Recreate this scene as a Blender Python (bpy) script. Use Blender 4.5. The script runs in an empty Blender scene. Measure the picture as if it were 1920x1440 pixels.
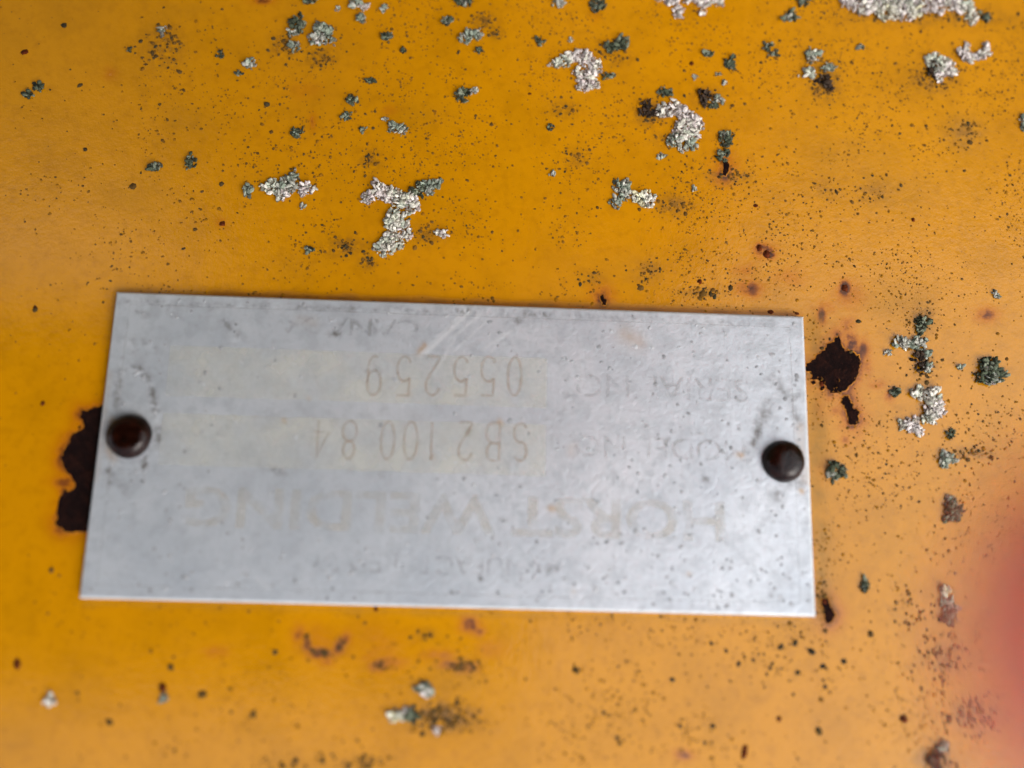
import bpy, bmesh, math, random
import numpy as np
from mathutils import Matrix, Vector, Euler, noise as mnoise

# ------------------------------------------------------------------ frames
# Panel frame: x along the plate, y towards the ground, z out of the panel; the panel leans back.
# (the phone was held upside down, so the picture's top is the ground side)
LEAN = math.radians(23.5)
S_, C_ = math.sin(LEAN), math.cos(LEAN)
M = Matrix(((-1, 0, 0, 0), (0, -S_, -C_, 0), (0, -C_, S_, 1.20), (0, 0, 0, 1)))
PLATE_W, PLATE_H = 0.070, 0.029985
PANEL_Z = -0.0010
CAM_L = Vector((0.0027065, -0.0091672, 0.0825114))
CAM_R = Matrix(((0.9990462, -0.0329865, -0.0286115),
                (0.0269374, 0.9812729, -0.1907298),
                (0.0343672, 0.1897771, 0.9812255)))
F_PX = 1573.0

# ------------------------------------------------------------------ camera, world, sun, exposure
scene = bpy.context.scene
COL = scene.collection
cam_data = bpy.data.cameras.new('camera')
cam = bpy.data.objects.new('camera', cam_data)
COL.objects.link(cam)
CAM_M = M @ (Matrix.Translation(CAM_L) @ CAM_R.to_4x4())
cam.matrix_world = CAM_M
cam_data.lens = 6.86
cam_data.sensor_fit = 'HORIZONTAL'
cam_data.sensor_width = 6.86 * 1920 / F_PX
cam_data.clip_start = 0.001
cam_data.clip_end = 2000
cam_data.dof.use_dof = True
cam_data.dof.focus_distance = 0.0885
cam_data.dof.aperture_fstop = 1.35
cam_data.dof.aperture_blades = 0
scene.camera = cam

SUN_EL, SUN_AZ = math.radians(50), math.radians(-60)    # veiled sun: from -X (picture right), above, a little in front
sun_dir = Vector((math.cos(SUN_EL) * math.sin(SUN_AZ), -math.cos(SUN_EL) * math.cos(SUN_AZ), math.sin(SUN_EL)))
world = bpy.data.worlds.new('World')
scene.world = world
world.use_nodes = True
wn, wl = world.node_tree.nodes, world.node_tree.links
wn.clear()
sky = wn.new('ShaderNodeTexSky')
sky.sky_type = 'NISHITA'
sky.sun_disc = False
sky.sun_elevation = SUN_EL
sky.sun_rotation = math.pi - SUN_AZ
sky.air_density = 1.0
sky.dust_density = 3.0
hsv = wn.new('ShaderNodeHueSaturation')
hsv.inputs['Saturation'].default_value = 0.35          # overcast: a grey sky
bg = wn.new('ShaderNodeBackground')
bg.inputs['Strength'].default_value = 0.15
wo = wn.new('ShaderNodeOutputWorld')
wl.new(sky.outputs[0], hsv.inputs['Color'])
wl.new(hsv.outputs[0], bg.inputs['Color'])
wl.new(bg.outputs[0], wo.inputs['Surface'])

sun_data = bpy.data.lights.new('sun', 'SUN')
sun_data.energy = 0.75
sun_data.angle = math.radians(40)
sun_data.color = (1.0, 0.96, 0.9)
sun = bpy.data.objects.new('sun', sun_data)
COL.objects.link(sun)
sun.rotation_euler = sun_dir.to_track_quat('Z', 'Y').to_euler()
sun.location = (2, -2, 5)

vs = scene.view_settings
vs.view_transform = 'Standard'
vs.look = 'None'
vs.gamma = 1.0
vs.use_curve_mapping = False
vs.exposure = 1.27
scene.cycles.use_denoising = True
scene.cycles.max_bounces = 4

# ------------------------------------------------------------------ helpers
rng = np.random.default_rng(11)
rnd = random.Random(5)


def px(x, y, z=0.0):
    """photo pixel -> point of the panel-frame plane at height z"""
    d = CAM_R @ Vector(((x - 960) / F_PX, (720 - y) / F_PX, -1))
    s = (z - CAM_L.z) / d.z
    return CAM_L + d * s


CR = np.array(CAM_R)
CLV = np.array(CAM_L)


def pxa(P, z=PANEL_Z):
    P = np.atleast_2d(np.asarray(P, float))
    d = np.stack([(P[:, 0] - 960) / F_PX, (720 - P[:, 1]) / F_PX, -np.ones(len(P))], 1) @ CR.T
    s = (z - CLV[2]) / d[:, 2]
    return CLV + d * s[:, None]


def unpx(Q):
    """panel-frame points -> photo pixels"""
    c = (np.asarray(Q) - CLV) @ CR
    return np.stack([960 + F_PX * c[:, 0] / -c[:, 2], 720 - F_PX * c[:, 1] / -c[:, 2]], 1)


MM = 0.0000525          # metres per photo pixel on the panel (about)


def tag(o, label=None, cat=None, group=None, kind=None):
    if label: o['label'] = label
    if cat: o['category'] = cat
    if group: o['group'] = group
    if kind: o['kind'] = kind
    return o


def mesh_obj(name, verts, faces, mat, parent=None, origin=(0, 0, 0), smooth=False, frame=True, cols=None, colname='col'):
    """verts in the panel frame (or world when frame=False); origin is the object's base point"""
    me = bpy.data.meshes.new(name)
    V = np.asarray(verts, float) - np.asarray(origin, float)
    me.from_pydata(V.tolist(), [], faces if isinstance(faces, list) else faces.tolist())
    if smooth:
        me.polygons.foreach_set('use_smooth', [True] * len(me.polygons))
    if cols is not None:
        at = me.color_attributes.new(colname, 'FLOAT_COLOR', 'POINT')
        c = np.ones((len(V), 4)); c[:, :3] = cols
        at.data.foreach_set('color', c.ravel())
    me.materials.append(mat)
    me.update()
    o = bpy.data.objects.new(name, me)
    COL.objects.link(o)
    T = Matrix.Translation(Vector(origin))
    w = M @ T if frame else T
    if parent is not None:
        o.parent = parent
        o.matrix_parent_inverse = Matrix.Identity(4)
        o.matrix_basis = parent['_w'].inverted() @ w if False else WM[parent.name].inverted() @ w
    else:
        o.matrix_world = w
    WM[o.name] = w
    return o


WM = {}


def empty(name, origin, frame=True):
    o = bpy.data.objects.new(name, None)
    o.empty_display_size = 0.005
    COL.objects.link(o)
    w = (M if frame else Matrix.Identity(4)) @ Matrix.Translation(Vector(origin))
    o.matrix_world = w
    WM[o.name] = w
    return o


class NT:
    """small node-tree helper"""
    def __init__(self, name):
        self.m = bpy.data.materials.new(name)
        self.m.use_nodes = True
        self.n = self.m.node_tree.nodes
        self.l = self.m.node_tree.links
        self.n.clear()
        self.out = self.n.new('ShaderNodeOutputMaterial')
        self.b = self.n.new('ShaderNodeBsdfPrincipled')
        self.l.new(self.b.outputs[0], self.out.inputs['Surface'])
        self.tc = self.n.new('ShaderNodeTexCoord')

    def set(self, **k):
        for a, v in k.items():
            self.b.inputs[a.replace('_', ' ')].default_value = v

    def noise(self, scale, detail=3, rough=0.55, vec=None, dist=0.0):
        t = self.n.new('ShaderNodeTexNoise')
        t.inputs['Scale'].default_value = scale
        t.inputs['Detail'].default_value = detail
        t.inputs['Roughness'].default_value = rough
        t.inputs['Distortion'].default_value = dist
        self.l.new(vec if vec is not None else self.tc.outputs['Object'], t.inputs['Vector'])
        return t.outputs['Fac']

    def vor(self, scale, rand=1.0, feature='F1', out='Distance'):
        t = self.n.new('ShaderNodeTexVoronoi')
        t.feature = feature
        t.inputs['Scale'].default_value = scale
        t.inputs['Randomness'].default_value = rand
        self.l.new(self.tc.outputs['Object'], t.inputs['Vector'])
        return t.outputs[out]

    def ramp(self, fac, stops):
        r = self.n.new('ShaderNodeValToRGB')
        e = r.color_ramp.elements
        while len(e) < len(stops): e.new(0.5)
        for el, (p, c) in zip(e, stops):
            el.position = p
            el.color = (c, c, c, 1) if isinstance(c, (int, float)) else (*c, 1)
        self.l.new(fac, r.inputs[0])
        return r.outputs[0]

    def math(self, op, a, b=0.0, clamp=False):
        m = self.n.new('ShaderNodeMath')
        m.operation = op
        m.use_clamp = clamp
        for i, v in enumerate((a, b)):
            if isinstance(v, (int, float)): m.inputs[i].default_value = v
            else: self.l.new(v, m.inputs[i])
        return m.outputs[0]

    def mix(self, fac, a, b, mode='MIX'):
        m = self.n.new('ShaderNodeMix')
        m.data_type = 'RGBA'
        m.blend_type = mode
        for sock, v in ((m.inputs['Factor'], fac), (m.inputs[6], a), (m.inputs[7], b)):
            if isinstance(v, (int, float)): sock.default_value = v
            elif isinstance(v, tuple): sock.default_value = (*v, 1)
            else: self.l.new(v, sock)
        return m.outputs[2]

    def attr(self, name):
        a = self.n.new('ShaderNodeAttribute')
        a.attribute_name = name
        s = self.n.new('ShaderNodeSeparateColor')
        self.l.new(a.outputs['Color'], s.inputs[0])
        return a.outputs['Color'], s.outputs[0], s.outputs[1], s.outputs[2]

    def bump(self, height, strength, dist, prev=None):
        b = self.n.new('ShaderNodeBump')
        b.inputs['Strength'].default_value = strength
        b.inputs['Distance'].default_value = dist
        self.l.new(height, b.inputs['Height'])
        if prev is not None: self.l.new(prev, b.inputs['Normal'])
        return b.outputs[0]

    def to(self, sock, name):
        if isinstance(sock, (int, float)): self.b.inputs[name].default_value = sock
        else: self.l.new(sock, self.b.inputs[name])


# ------------------------------------------------------------------ materials
def mat_paint():
    t = NT('yellow_paint')
    _, rust, grime, olive = t.attr('stain_and_light')
    big = t.noise(22, 3)
    fine = t.noise(900, 4, 0.6)
    base = t.mix(t.ramp(big, [(0.3, 0.0), (0.72, 1.0)]), (0.375, 0.153, 0.0005), (0.425, 0.178, 0.0008))
    base = t.mix(t.math('MULTIPLY', t.ramp(fine, [(0.50, 0.0), (0.68, 1.0)]), 0.36), base, (0.27, 0.107, 0.001))
    base = t.mix(t.math('MULTIPLY', t.ramp(t.noise(150, 6, 0.7), [(0.46, 0.0), (0.68, 1.0)]), 0.34), base, (0.235, 0.098, 0.0005))
    n1 = t.noise(1500, 4, 0.65)
    n2 = t.noise(520, 4, 0.65)
    rustf = t.math('MULTIPLY', rust, t.ramp(n2, [(0.30, 0.35), (0.60, 1.5)]), True)
    rcol = t.mix(t.ramp(rustf, [(0.45, 0.0), (1.0, 1.0)]), (0.30, 0.078, 0.0004), (0.055, 0.012, 0.001))
    base = t.mix(t.math('MULTIPLY', rustf, 1.25, True), base, rcol)
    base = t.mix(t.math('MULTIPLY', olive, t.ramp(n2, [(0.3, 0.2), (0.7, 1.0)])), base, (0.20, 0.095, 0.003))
    gr = t.math('MULTIPLY', grime, t.ramp(n1, [(0.37, 0.0), (0.56, 1.0)]), True)
    base = t.mix(gr, base, (0.028, 0.018, 0.007))
    t.to(base, 'Base Color')
    rr = t.math('ADD', t.math('ADD', t.math('MULTIPLY', gr, 0.4), t.math('MULTIPLY', olive, 0.3)), t.math('ADD', t.math('MULTIPLY', rustf, 0.35), t.ramp(t.noise(260, 3), [(0.3, 0.10), (0.7, 0.16)])))
    t.to(rr, 'Roughness')
    t.set(IOR=1.46)
    nb = t.bump(t.math('ADD', t.math('MULTIPLY', t.noise(2100, 3, 0.65), 1.3), t.noise(420, 1, 0.5)), 0.36, 0.00006)
    t.l.new(nb, t.b.inputs['Normal'])
    return t.m


def mat_attr(name, rough, bump_scale, bump_s, bump_d, spec=0.5, jitter=0.25):
    t = NT(name)
    c, _, _, _ = t.attr('col')
    n = t.noise(bump_scale, 4, 0.65)
    k = t.ramp(n, [(0.25, 1 - jitter * 1.6), (0.75, 1 + jitter * 0.4)])
    t.to(t.mix(1.0, c, k, 'MULTIPLY'), 'Base Color')
    t.set(Roughness=rough)
    t.b.inputs['Specular IOR Level'].default_value = spec
    t.l.new(t.bump(n, bump_s, bump_d), t.b.inputs['Normal'])
    return t.m


def mat_plate():
    t = NT('weathered_aluminium')
    _, dirt, brown, scratch_highlight = t.attr('stain_and_light')
    cl = t.noise(95, 5, 0.62)
    md = t.noise(560, 5, 0.65)
    fi = t.noise(1900, 3, 0.6)
    base = t.mix(t.ramp(cl, [(0.36, 0.0), (0.64, 1.0)]), (0.345, 0.372, 0.405), (0.425, 0.447, 0.475))
    base = t.mix(t.math('MULTIPLY', t.ramp(md, [(0.46, 0.0), (0.62, 1.0)]), 0.6), base, (0.28, 0.30, 0.322))
    base = t.mix(t.math('MULTIPLY', t.ramp(fi, [(0.55, 0.0), (0.8, 1.0)]), 0.35), base, (0.21, 0.21, 0.21))
    base = t.mix(t.math('MULTIPLY', brown, t.ramp(md, [(0.3, 0.4), (0.65, 1.0)]), True), base, (0.34, 0.23, 0.13))
    base = t.mix(t.math('MULTIPLY', t.math('MULTIPLY', dirt, t.ramp(fi, [(0.3, 0.35), (0.6, 1.2)])), t.ramp(md, [(0.36, 0.25), (0.58, 1.1)]), True), base, (0.075, 0.068, 0.062))
    base = t.mix(t.math('MULTIPLY', scratch_highlight, 0.55, True), base, (0.62, 0.61, 0.59))
    t.to(base, 'Base Color')
    t.to(t.math('SUBTRACT', 0.42, t.math('ADD', t.math('MULTIPLY', scratch_highlight, 0.3), t.math('MULTIPLY', dirt, 0.4)), True), 'Metallic')
    t.to(t.ramp(md, [(0.3, 0.36), (0.7, 0.50)]), 'Roughness')
    nb = t.bump(md, 0.35, 0.00008)
    nb = t.bump(fi, 0.8, 0.00005, nb)
    nb = t.bump(t.ramp(t.vor(1000), [(0.0, 0.0), (0.30, 1.0)]), 0.45, 0.00003, nb)
    t.l.new(nb, t.b.inputs['Normal'])
    return t.m


def mat_print(name, col, amount, scale=700, lo=0.40, hi=0.62):
    """faded print: what is left of it lets the metal show between its flecks"""
    t = NT(name)
    n = t.noise(scale, 4, 0.6)
    n2 = t.noise(170, 2, 0.5)
    t.set(Base_Color=(*col, 1), Roughness=0.5, Metallic=0.3)
    a = t.math('MULTIPLY', t.ramp(n, [(lo, 0.0), (hi, 1.0)]), t.ramp(n2, [(0.25, 0.5), (0.6, 1.0)]))
    t.to(t.math('MULTIPLY', a, amount), 'Alpha')
    return t.m


def mat_simple(name, col, rough=0.6, metal=0.0, bscale=None, bs=0.3, bd=0.0001, var=0.0, spec=0.5):
    t = NT(name)
    t.set(Roughness=rough, Metallic=metal)
    t.b.inputs['Specular IOR Level'].default_value = spec
    if bscale:
        n = t.noise(bscale, 4, 0.6)
        lo = tuple(c * (1 - var) for c in col)
        hi = tuple(min(1, c * (1 + var)) for c in col)
        t.to(t.mix(t.ramp(n, [(0.3, 0.0), (0.7, 1.0)]), lo, hi), 'Base Color')
        t.l.new(t.bump(n, bs, bd), t.b.inputs['Normal'])
    else:
        t.set(Base_Color=(*col, 1))
    return t.m


PAINT = mat_paint()
PLATE = mat_plate()
LICHEN = mat_attr('lichen', 0.9, 6500, 0.7, 0.00008, 0.15, 0.34)
SPECK = mat_attr('mould_speck', 0.9, 6000, 0.3, 0.00002, 0.08, 0.2)
PIMPLE = mat_attr('corrosion', 0.7, 6000, 0.3, 0.00002, 0.2, 0.2)
PIMPLE.node_tree.nodes['Principled BSDF'].inputs['Metallic'].default_value = 0.25
t = NT('bare_rust')
n = t.noise(700, 5, 0.7)
c_ = t.mix(t.ramp(n, [(0.46, 0.0), (0.70, 1.0)]), (0.0040, 0.0010, 0.0009), (0.015, 0.0040, 0.0022))
c_ = t.mix(t.ramp(t.noise(2600, 3, 0.6), [(0.58, 0.0), (0.78, 0.8)]), c_, (0.032, 0.011, 0.006))
t.to(c_, 'Base Color'); t.set(Roughness=0.9); t.b.inputs['Specular IOR Level'].default_value = 0.08
t.l.new(t.bump(n, 1.0, 0.0003), t.b.inputs['Normal'])
RUST = t.m
RIVET = mat_simple('rusted_rivet', (0.0075, 0.0017, 0.0008), 0.17, 0.0, 1100, 0.7, 0.00016, 0.8, 0.2)
PRINT_BIG = mat_print('faded_ink_beige', (0.46, 0.435, 0.385), 0.42, 420, 0.34, 0.60)
PRINT_SMALL = mat_print('faded_ink_grey', (0.33, 0.31, 0.295), 0.34, 700, 0.40, 0.62)
PRINT_WORN = mat_print('worn_ink_grey', (0.24, 0.235, 0.23), 0.40, 600, 0.46, 0.66)
STAMP = mat_print('stamped_groove', (0.38, 0.305, 0.24), 0.40, 900, 0.2, 0.55)
FIELD = mat_print('bare_field', (0.55, 0.545, 0.485), 0.46, 300, 0.25, 0.62)
LINE = mat_print('border_ink', (0.34, 0.33, 0.31), 0.50, 330, 0.36, 0.62)
t = NT('rusted_paint_edge')
t.to(t.mix(t.ramp(t.noise(900, 4, 0.65), [(0.35, 0.0), (0.62, 1.0)]), (0.13, 0.034, 0.002), (0.36, 0.13, 0.001)), 'Base Color')
t.set(Roughness=0.6); t.b.inputs['Specular IOR Level'].default_value = 0.25
RIMM = t.m

# ------------------------------------------------------------------ setting: ground and leaning panel
t = NT('grassy_ground')
g = t.noise(3.0, 5, 0.6)
t.to(t.mix(g, (0.035, 0.045, 0.018), (0.07, 0.075, 0.035)), 'Base Color')
t.set(Roughness=0.95)
ground = mesh_obj('ground', [(-600, -600, 0), (600, -600, 0), (600, 600, 0), (-600, 600, 0)], [[0, 1, 2, 3]], t.m, frame=False)
tag(ground, 'dark grassy ground below the yellow panel', 'ground', kind='structure')

# stains that live in the paint: (x, y, rx, ry, channel, amount)   channel 0 rust, 1 grime, 2 olive bloom and painted plate shadow
ST = [
    (1435, 470, 16, 13, 0, .95), (1424, 464, 8, 9, 0, .9), (1444, 478, 9, 8, 0, .9), (1583, 541, 11, 14, 0, .85), (1590, 556, 30, 26, 0, .3),
    (1405, 540, 24, 14, 0, .5), (1412, 548, 14, 10, 0, .45), (1596, 640, 14, 18, 0, .75), (1612, 700, 12, 22, 0, .5), (1540, 726, 8, 9, 0, .8),
    (1640, 720, 20, 10, 0, .35), (1540, 590, 9, 22, 0, .6), (1565, 770, 14, 10, 0, .4), (1585, 825, 8, 9, 0, .55), (1668, 742, 8, 12, 0, .55), (1850, 590, 22, 14, 0, .45),
    (586, 228, 6, 14, 0, .55), (575, 170, 30, 16, 0, .16), (205, 138, 12, 12, 0, .28), (415, 418, 8, 7, 0, .5), (490, 2, 22, 5, 0, .6),
    (600, 1225, 22, 9, 0, .75), (575, 1208, 9, 16, 0, .7), (635, 1213, 10, 14, 0, .7), (612, 1240, 14, 8, 0, .5), (708, 1247, 16, 12, 0, .6), (690, 1230, 10, 8, 0, .5),
    (880, 1172, 16, 14, 0, .7), (900, 1185, 9, 8, 0, .5), (870, 1252, 24, 10, 0, .45), (840, 1245, 22, 8, 0, .4), (405, 1222, 18, 10, 0, .45), (700, 1205, 60, 40, 0, .16),
    (1282, 1415, 16, 9, 0, .6), (1128, 562, 8, 9, 0, .9), (1131, 556, 16, 10, 0, .4), (1115, 30, 9, 12, 0, .2), (1040, 572, 30, 6, 0, .4), (840, 566, 20, 5, 0, .35),
    (130, 905, 34, 14, 0, .5), (150, 800, 20, 12, 0, .45), (1560, 690, 60, 56, 0, .26), (160, 1000, 18, 8, 0, .3), (730, 206, 14, 8, 0, .3), (1545, 880, 12, 20, 0, .3),
    (1618, 655, 12, 22, 0, .5), (1625, 690, 10, 34, 0, .35), (1590, 610, 16, 20, 0, .4), (1535, 760, 10, 30, 0, .35), (1560, 745, 16, 10, 0, .5), (1608, 810, 12, 16, 0, .3), (1550, 575, 26, 12, 0, .3),
    (1480, 520, 30, 16, 0, .22), (1395, 505, 20, 12, 0, .3), (560, 1190, 12, 20, 0, .4), (650, 1195, 12, 16, 0, .45), (600, 1200, 44, 30, 0, .2), (735, 1240, 24, 14, 0, .35), (820, 1228, 30, 9, 0, .4), (920, 1215, 26, 16, 0, .25),
    (600, 1222, 26, 7, 1, .5), (575, 1205, 7, 15, 1, .5), (637, 1210, 8, 14, 1, .5), (710, 1245, 14, 9, 1, .45), (855, 1248, 34, 8, 1, .5), (800, 1190, 20, 10, 1, .3),
    # mould grime
    (1545, 155, 26, 26, 1, .85), (1220, 212, 28, 20, 1, .85), (1325, 182, 22, 16, 1, .7), (910, 42, 19, 15, 1, .8), (932, 64, 12, 8, 1, .75), (1085, 297, 22, 16, 1, .45),
    (693, 300, 20, 22, 1, .5), (645, 462, 34, 18, 1, .55), (688, 492, 16, 12, 1, .6), (830, 1345, 55, 26, 1, .95), (1735, 690, 18, 26, 1, .85), (1730, 600, 20, 24, 1, .7),
    (1810, 250, 32, 26, 1, .4), (1420 + 330, 150, 40, 22, 1, .55), (1820, 850, 34, 12, 1, .6), (1830, 1340, 40, 30, 1, .75), (1770, 1230, 30, 30, 1, .5), (1755, 1425, 34, 20, 1, .8),
    (1265, 385, 30, 16, 1, .55), (1545, 355, 30, 18, 1, .28), (1640, 362, 34, 24, 1, .3), (1730, 30, 140, 16, 1, .5), (1370, 330, 36, 10, 1, .7), (1150, 105, 34, 20, 1, .4),
    (310, 90, 34, 40, 1, .45), (535, 85, 26, 22, 1, .6), (600, 110, 30, 16, 1, .5), (800, 440, 30, 18, 1, .5), (1060, 205, 26, 16, 1, .4), (1460, 1230, 120, 60, 1, .06),
    (1700, 1150, 60, 40, 1, .14), (1740, 1230, 40, 40, 1, .2), (1250, 262, 30, 14, 1, .4), (870, 1250, 30, 12, 1, .5), (1040, 1000, 1, 1, 1, .0), (565, 1430, 100, 20, 1, .1),
    (680, 1430, 46, 14, 1, .3), (1320, 548, 40, 10, 1, .5), (1110, 520, 20, 14, 1, .35), (1215, 510, 26, 20, 1, .4), (1540, 1120, 12, 40, 1, .5), (1545, 650, 16, 26, 1, .4),
    # olive bloom
    (350, 230, 60, 40, 2, .3), (250, 370, 70, 40, 2, .35), (800, 215, 60, 26, 2, .25), (1600, 300, 70, 40, 2, .3), (1700, 360, 80, 40, 2, .3), (1180, 505, 60, 30, 2, .3),
    (640, 180, 70, 30, 2, .18), (560, 500, 70, 26, 2, .25), (1690, 560, 70, 34, 2, .35), (1640, 1010, 70, 50, 2, .2), (860, 1280, 60, 20, 2, .35), (120, 240, 80, 40, 2, .15),
    (340, 20, 50, 16, 2, .3), (1810, 250, 36, 30, 2, .4),
]


CHIP_POLYS = [
    [(205, 762), (186, 764), (172, 768), (153, 770), (149, 782), (158, 796), (154, 808), (142, 812), (131, 824), (118, 846), (115, 862), (122, 880),
     (134, 893), (141, 906), (139, 917), (119, 920), (113, 936), (110, 958), (104, 976), (110, 990), (126, 998), (150, 997), (176, 990), (200, 960)],
    [(1512, 682), (1526, 674), (1540, 661), (1551, 647), (1563, 640), (1572, 629), (1576, 645), (1584, 658), (1599, 660), (1611, 666), (1613, 682), (1609, 700),
     (1600, 716), (1589, 729), (1577, 736), (1569, 731), (1575, 714), (1572, 708), (1563, 728), (1557, 737), (1549, 728), (1547, 714), (1537, 706), (1528, 712), (1519, 710), (1523, 700), (1512, 696)],
    [(1577, 746), (1590, 742), (1596, 755), (1601, 767), (1612, 772), (1610, 785), (1602, 798), (1592, 795), (1587, 780), (1583, 765)],
    [(1540, 1124), (1552, 1121), (1556, 1135), (1565, 1150), (1561, 1164), (1552, 1169), (1545, 1158), (1543, 1142)],
    [(1354, 303), (1362, 300), (1367, 308), (1366, 320), (1361, 330), (1353, 328), (1356, 316)],
    [(1125, 556), (1131, 552), (1137, 562), (1136, 573), (1129, 572)],
    [(1520, 716), (1527, 713), (1530, 719), (1523, 722)], [(1537, 722), (1543, 719), (1546, 727), (1540, 733)], [(146, 800), (151, 798), (152, 803), (148, 805)],
]


def seg_d(P, a, b):
    a = np.array(a, float); b = np.array(b, float)
    tt = np.clip(((P - a) @ (b - a)) / ((b - a) @ (b - a)), 0, 1)
    return np.linalg.norm(P - (a + tt[:, None] * (b - a)), axis=1)


def axis_lines(lo, hi, a, b, step):
    inner = np.arange(a, b + step / 2, step)
    left = a - (a - lo) * np.array([1.0, .5, .2, .06])
    right = inner[-1] + (hi - inner[-1]) * np.array([.06, .2, .5, 1.0])
    return np.concatenate([left, inner, right])


xs = axis_lines(-0.75, 0.75, -0.056, 0.067, 0.00033)
ys = axis_lines(-0.35, 1.307, -0.034, 0.058, 0.00033)
XX, YY = np.meshgrid(xs, ys)
nx, ny = len(xs), len(ys)
V = np.stack([XX.ravel(), YY.ravel(), np.full(nx * ny, PANEL_Z)], 1)
wav = np.zeros(len(V))
for k in range(7):                                     # the sheet is not quite flat
    a = rng.uniform(0, 6.28); w = rng.uniform(90, 260)
    wav += np.sin((V[:, 0] * math.cos(a) + V[:, 1] * math.sin(a)) * w + rng.uniform(0, 6)) * 0.0000035
V[:, 2] += wav
P = unpx(V)
inside = (np.abs(V[:, 0]) < 0.07) & (V[:, 1] > -0.04) & (V[:, 1] < 0.06)
C = np.zeros((len(V), 3))
for (x, y, rx, ry, ch, am) in ST:
    d2 = ((P[:, 0] - x) / rx) ** 2 + ((P[:, 1] - y) / ry) ** 2
    C[:, ch] = np.maximum(C[:, ch], np.where(inside, am * (1.4 if ch == 0 else 1.0) * np.exp(-0.9 * d2), 0))
for q in CHIP_POLYS:
    near = inside & (np.abs(P[:, 0] - q[0][0]) < 260) & (np.abs(P[:, 1] - q[0][1]) < 330)
    d = np.min([seg_d(P[near], q[k], q[(k + 1) % len(q)]) for k in range(len(q))], axis=0)
    C[near, 0] = np.maximum(C[near, 0], .22 * np.exp(-(d / 5.0) ** 2) + .50 * np.exp(-(d / 20.0) ** 2))
for pl, w, ch, am in (([(1524, 610), (1542, 1150)], 22, 2, .95), ([(400, 548), (1500, 586)], 6, 2, .7), ([(400, 550), (1500, 589)], 5, 0, .5), ([(160, 1130), (1520, 1168)], 7, 2, .5), ([(1516, 1000), (1530, 1160)], 9, 0, .4)):  # plate's shadow painted in olive along right and top edges; rust lines beside
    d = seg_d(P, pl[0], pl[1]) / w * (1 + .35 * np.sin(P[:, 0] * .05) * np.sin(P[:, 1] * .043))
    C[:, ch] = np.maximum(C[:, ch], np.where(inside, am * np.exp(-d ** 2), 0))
idx = np.arange(nx * ny).reshape(ny, nx)
F = np.stack([idx[:-1, :-1], idx[:-1, 1:], idx[1:, 1:], idx[1:, :-1]], -1).reshape(-1, 4).tolist()
rim = list(idx[0, :]) + list(idx[1:, -1]) + list(idx[-1, -2::-1]) + list(idx[-2:0:-1, 0])
n0 = len(V)
V = np.concatenate([V, V[rim] - np.array([0, 0, 0.006])])
C = np.concatenate([C, np.zeros((len(rim), 3))])
for i in range(len(rim)):
    j = (i + 1) % len(rim)
    F.append([int(rim[j]), int(rim[i]), n0 + i, n0 + j])
F.append([n0 + i for i in range(len(rim) - 1, -1, -1)])
panel = mesh_obj('panel', V, F, PAINT, cols=C, colname='stain_and_light', smooth=True)
tag(panel, 'glossy yellow painted steel panel with rust chips and mould', 'panel', kind='structure')

# ------------------------------------------------------------------ chips in the paint: bare rusted steel with a lifted paint rim
def jagged(poly, step=5.0, amp=1.6):
    out = []
    n = len(poly)
    for i in range(n):
        a = np.array(poly[i], float); b = np.array(poly[(i + 1) % n], float)
        L = np.linalg.norm(b - a); m = max(1, int(L / step))
        nrm = np.array([b[1] - a[1], a[0] - b[0]]) / max(L, 1e-6)
        for k in range(m):
            out.append(a + (b - a) * k / m + (nrm * rng.normal(0, amp) if k else nrm * rng.normal(0, amp * .4)))
    return np.array(out)


CHIPS = []


def chip(poly, name='rust_chip', rim_w=2.4, rim_h=0.000026, step=5.0, amp=1.6):
    p = jagged(poly, step, amp)
    CHIPS.append(p)
    area = 0.5 * np.sum(p[:, 0] * np.roll(p[:, 1], -1) - np.roll(p[:, 0], -1) * p[:, 1])
    if area > 0: p = p[::-1]
    tang = np.roll(p, -1, 0) - np.roll(p, 1, 0)
    nrm = np.stack([tang[:, 1], -tang[:, 0]], 1)
    nrm /= np.linalg.norm(nrm, axis=1)[:, None] + 1e-9
    c = p.mean(0)
    if np.mean(np.sum(nrm * (p - c), 1)) < 0: nrm = -nrm
    base = pxa(p, PANEL_Z)
    o0 = base.mean(0)
    floor = base + np.array([0, 0, 0.000022])
    n = len(p)
    # rust floor: slightly pitted fan of triangles
    bm = bmesh.new()
    vs_ = [bm.verts.new(v - o0) for v in floor]
    f = bm.faces.new(vs_)
    bmesh.ops.triangulate(bm, faces=[f])
    me_v = [tuple(v.co + Vector(o0)) for v in bm.verts]
    bm.verts.index_update()
    me_f = [[v.index for v in f.verts] for f in bm.faces]
    bm.normal_update()
    if bm.faces and sum(f.normal.z for f in bm.faces) < 0: me_f = [q[::-1] for q in me_f]
    bm.free()
    ch = mesh_obj(name, me_v, me_f, RUST, parent=panel, origin=tuple(o0))
    w = rim_w * rng.uniform(0.6, 1.3, n)[:, None]
    h = rim_h * rng.uniform(0.35, 1.15, n)
    r0 = pxa(p - nrm * 0.4, PANEL_Z); r0[:, 2] += 0.000018
    r1 = pxa(p + nrm * 0.7, PANEL_Z); r1[:, 2] += h
    r2 = pxa(p + nrm * (0.7 + w * .5), PANEL_Z); r2[:, 2] += h * 0.55
    r3 = pxa(p + nrm * (0.7 + w), PANEL_Z); r3[:, 2] -= 0.00001
    V = np.concatenate([r0, r1, r2, r3]); F = []
    for k in range(3):
        for i in range(n):
            j = (i + 1) % n
            F.append([k * n + i, k * n + j, (k + 1) * n + j, (k + 1) * n + i])
    mesh_obj('paint_rim', V, F, RIMM, parent=ch, origin=tuple(o0), smooth=True)
    return ch


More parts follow.
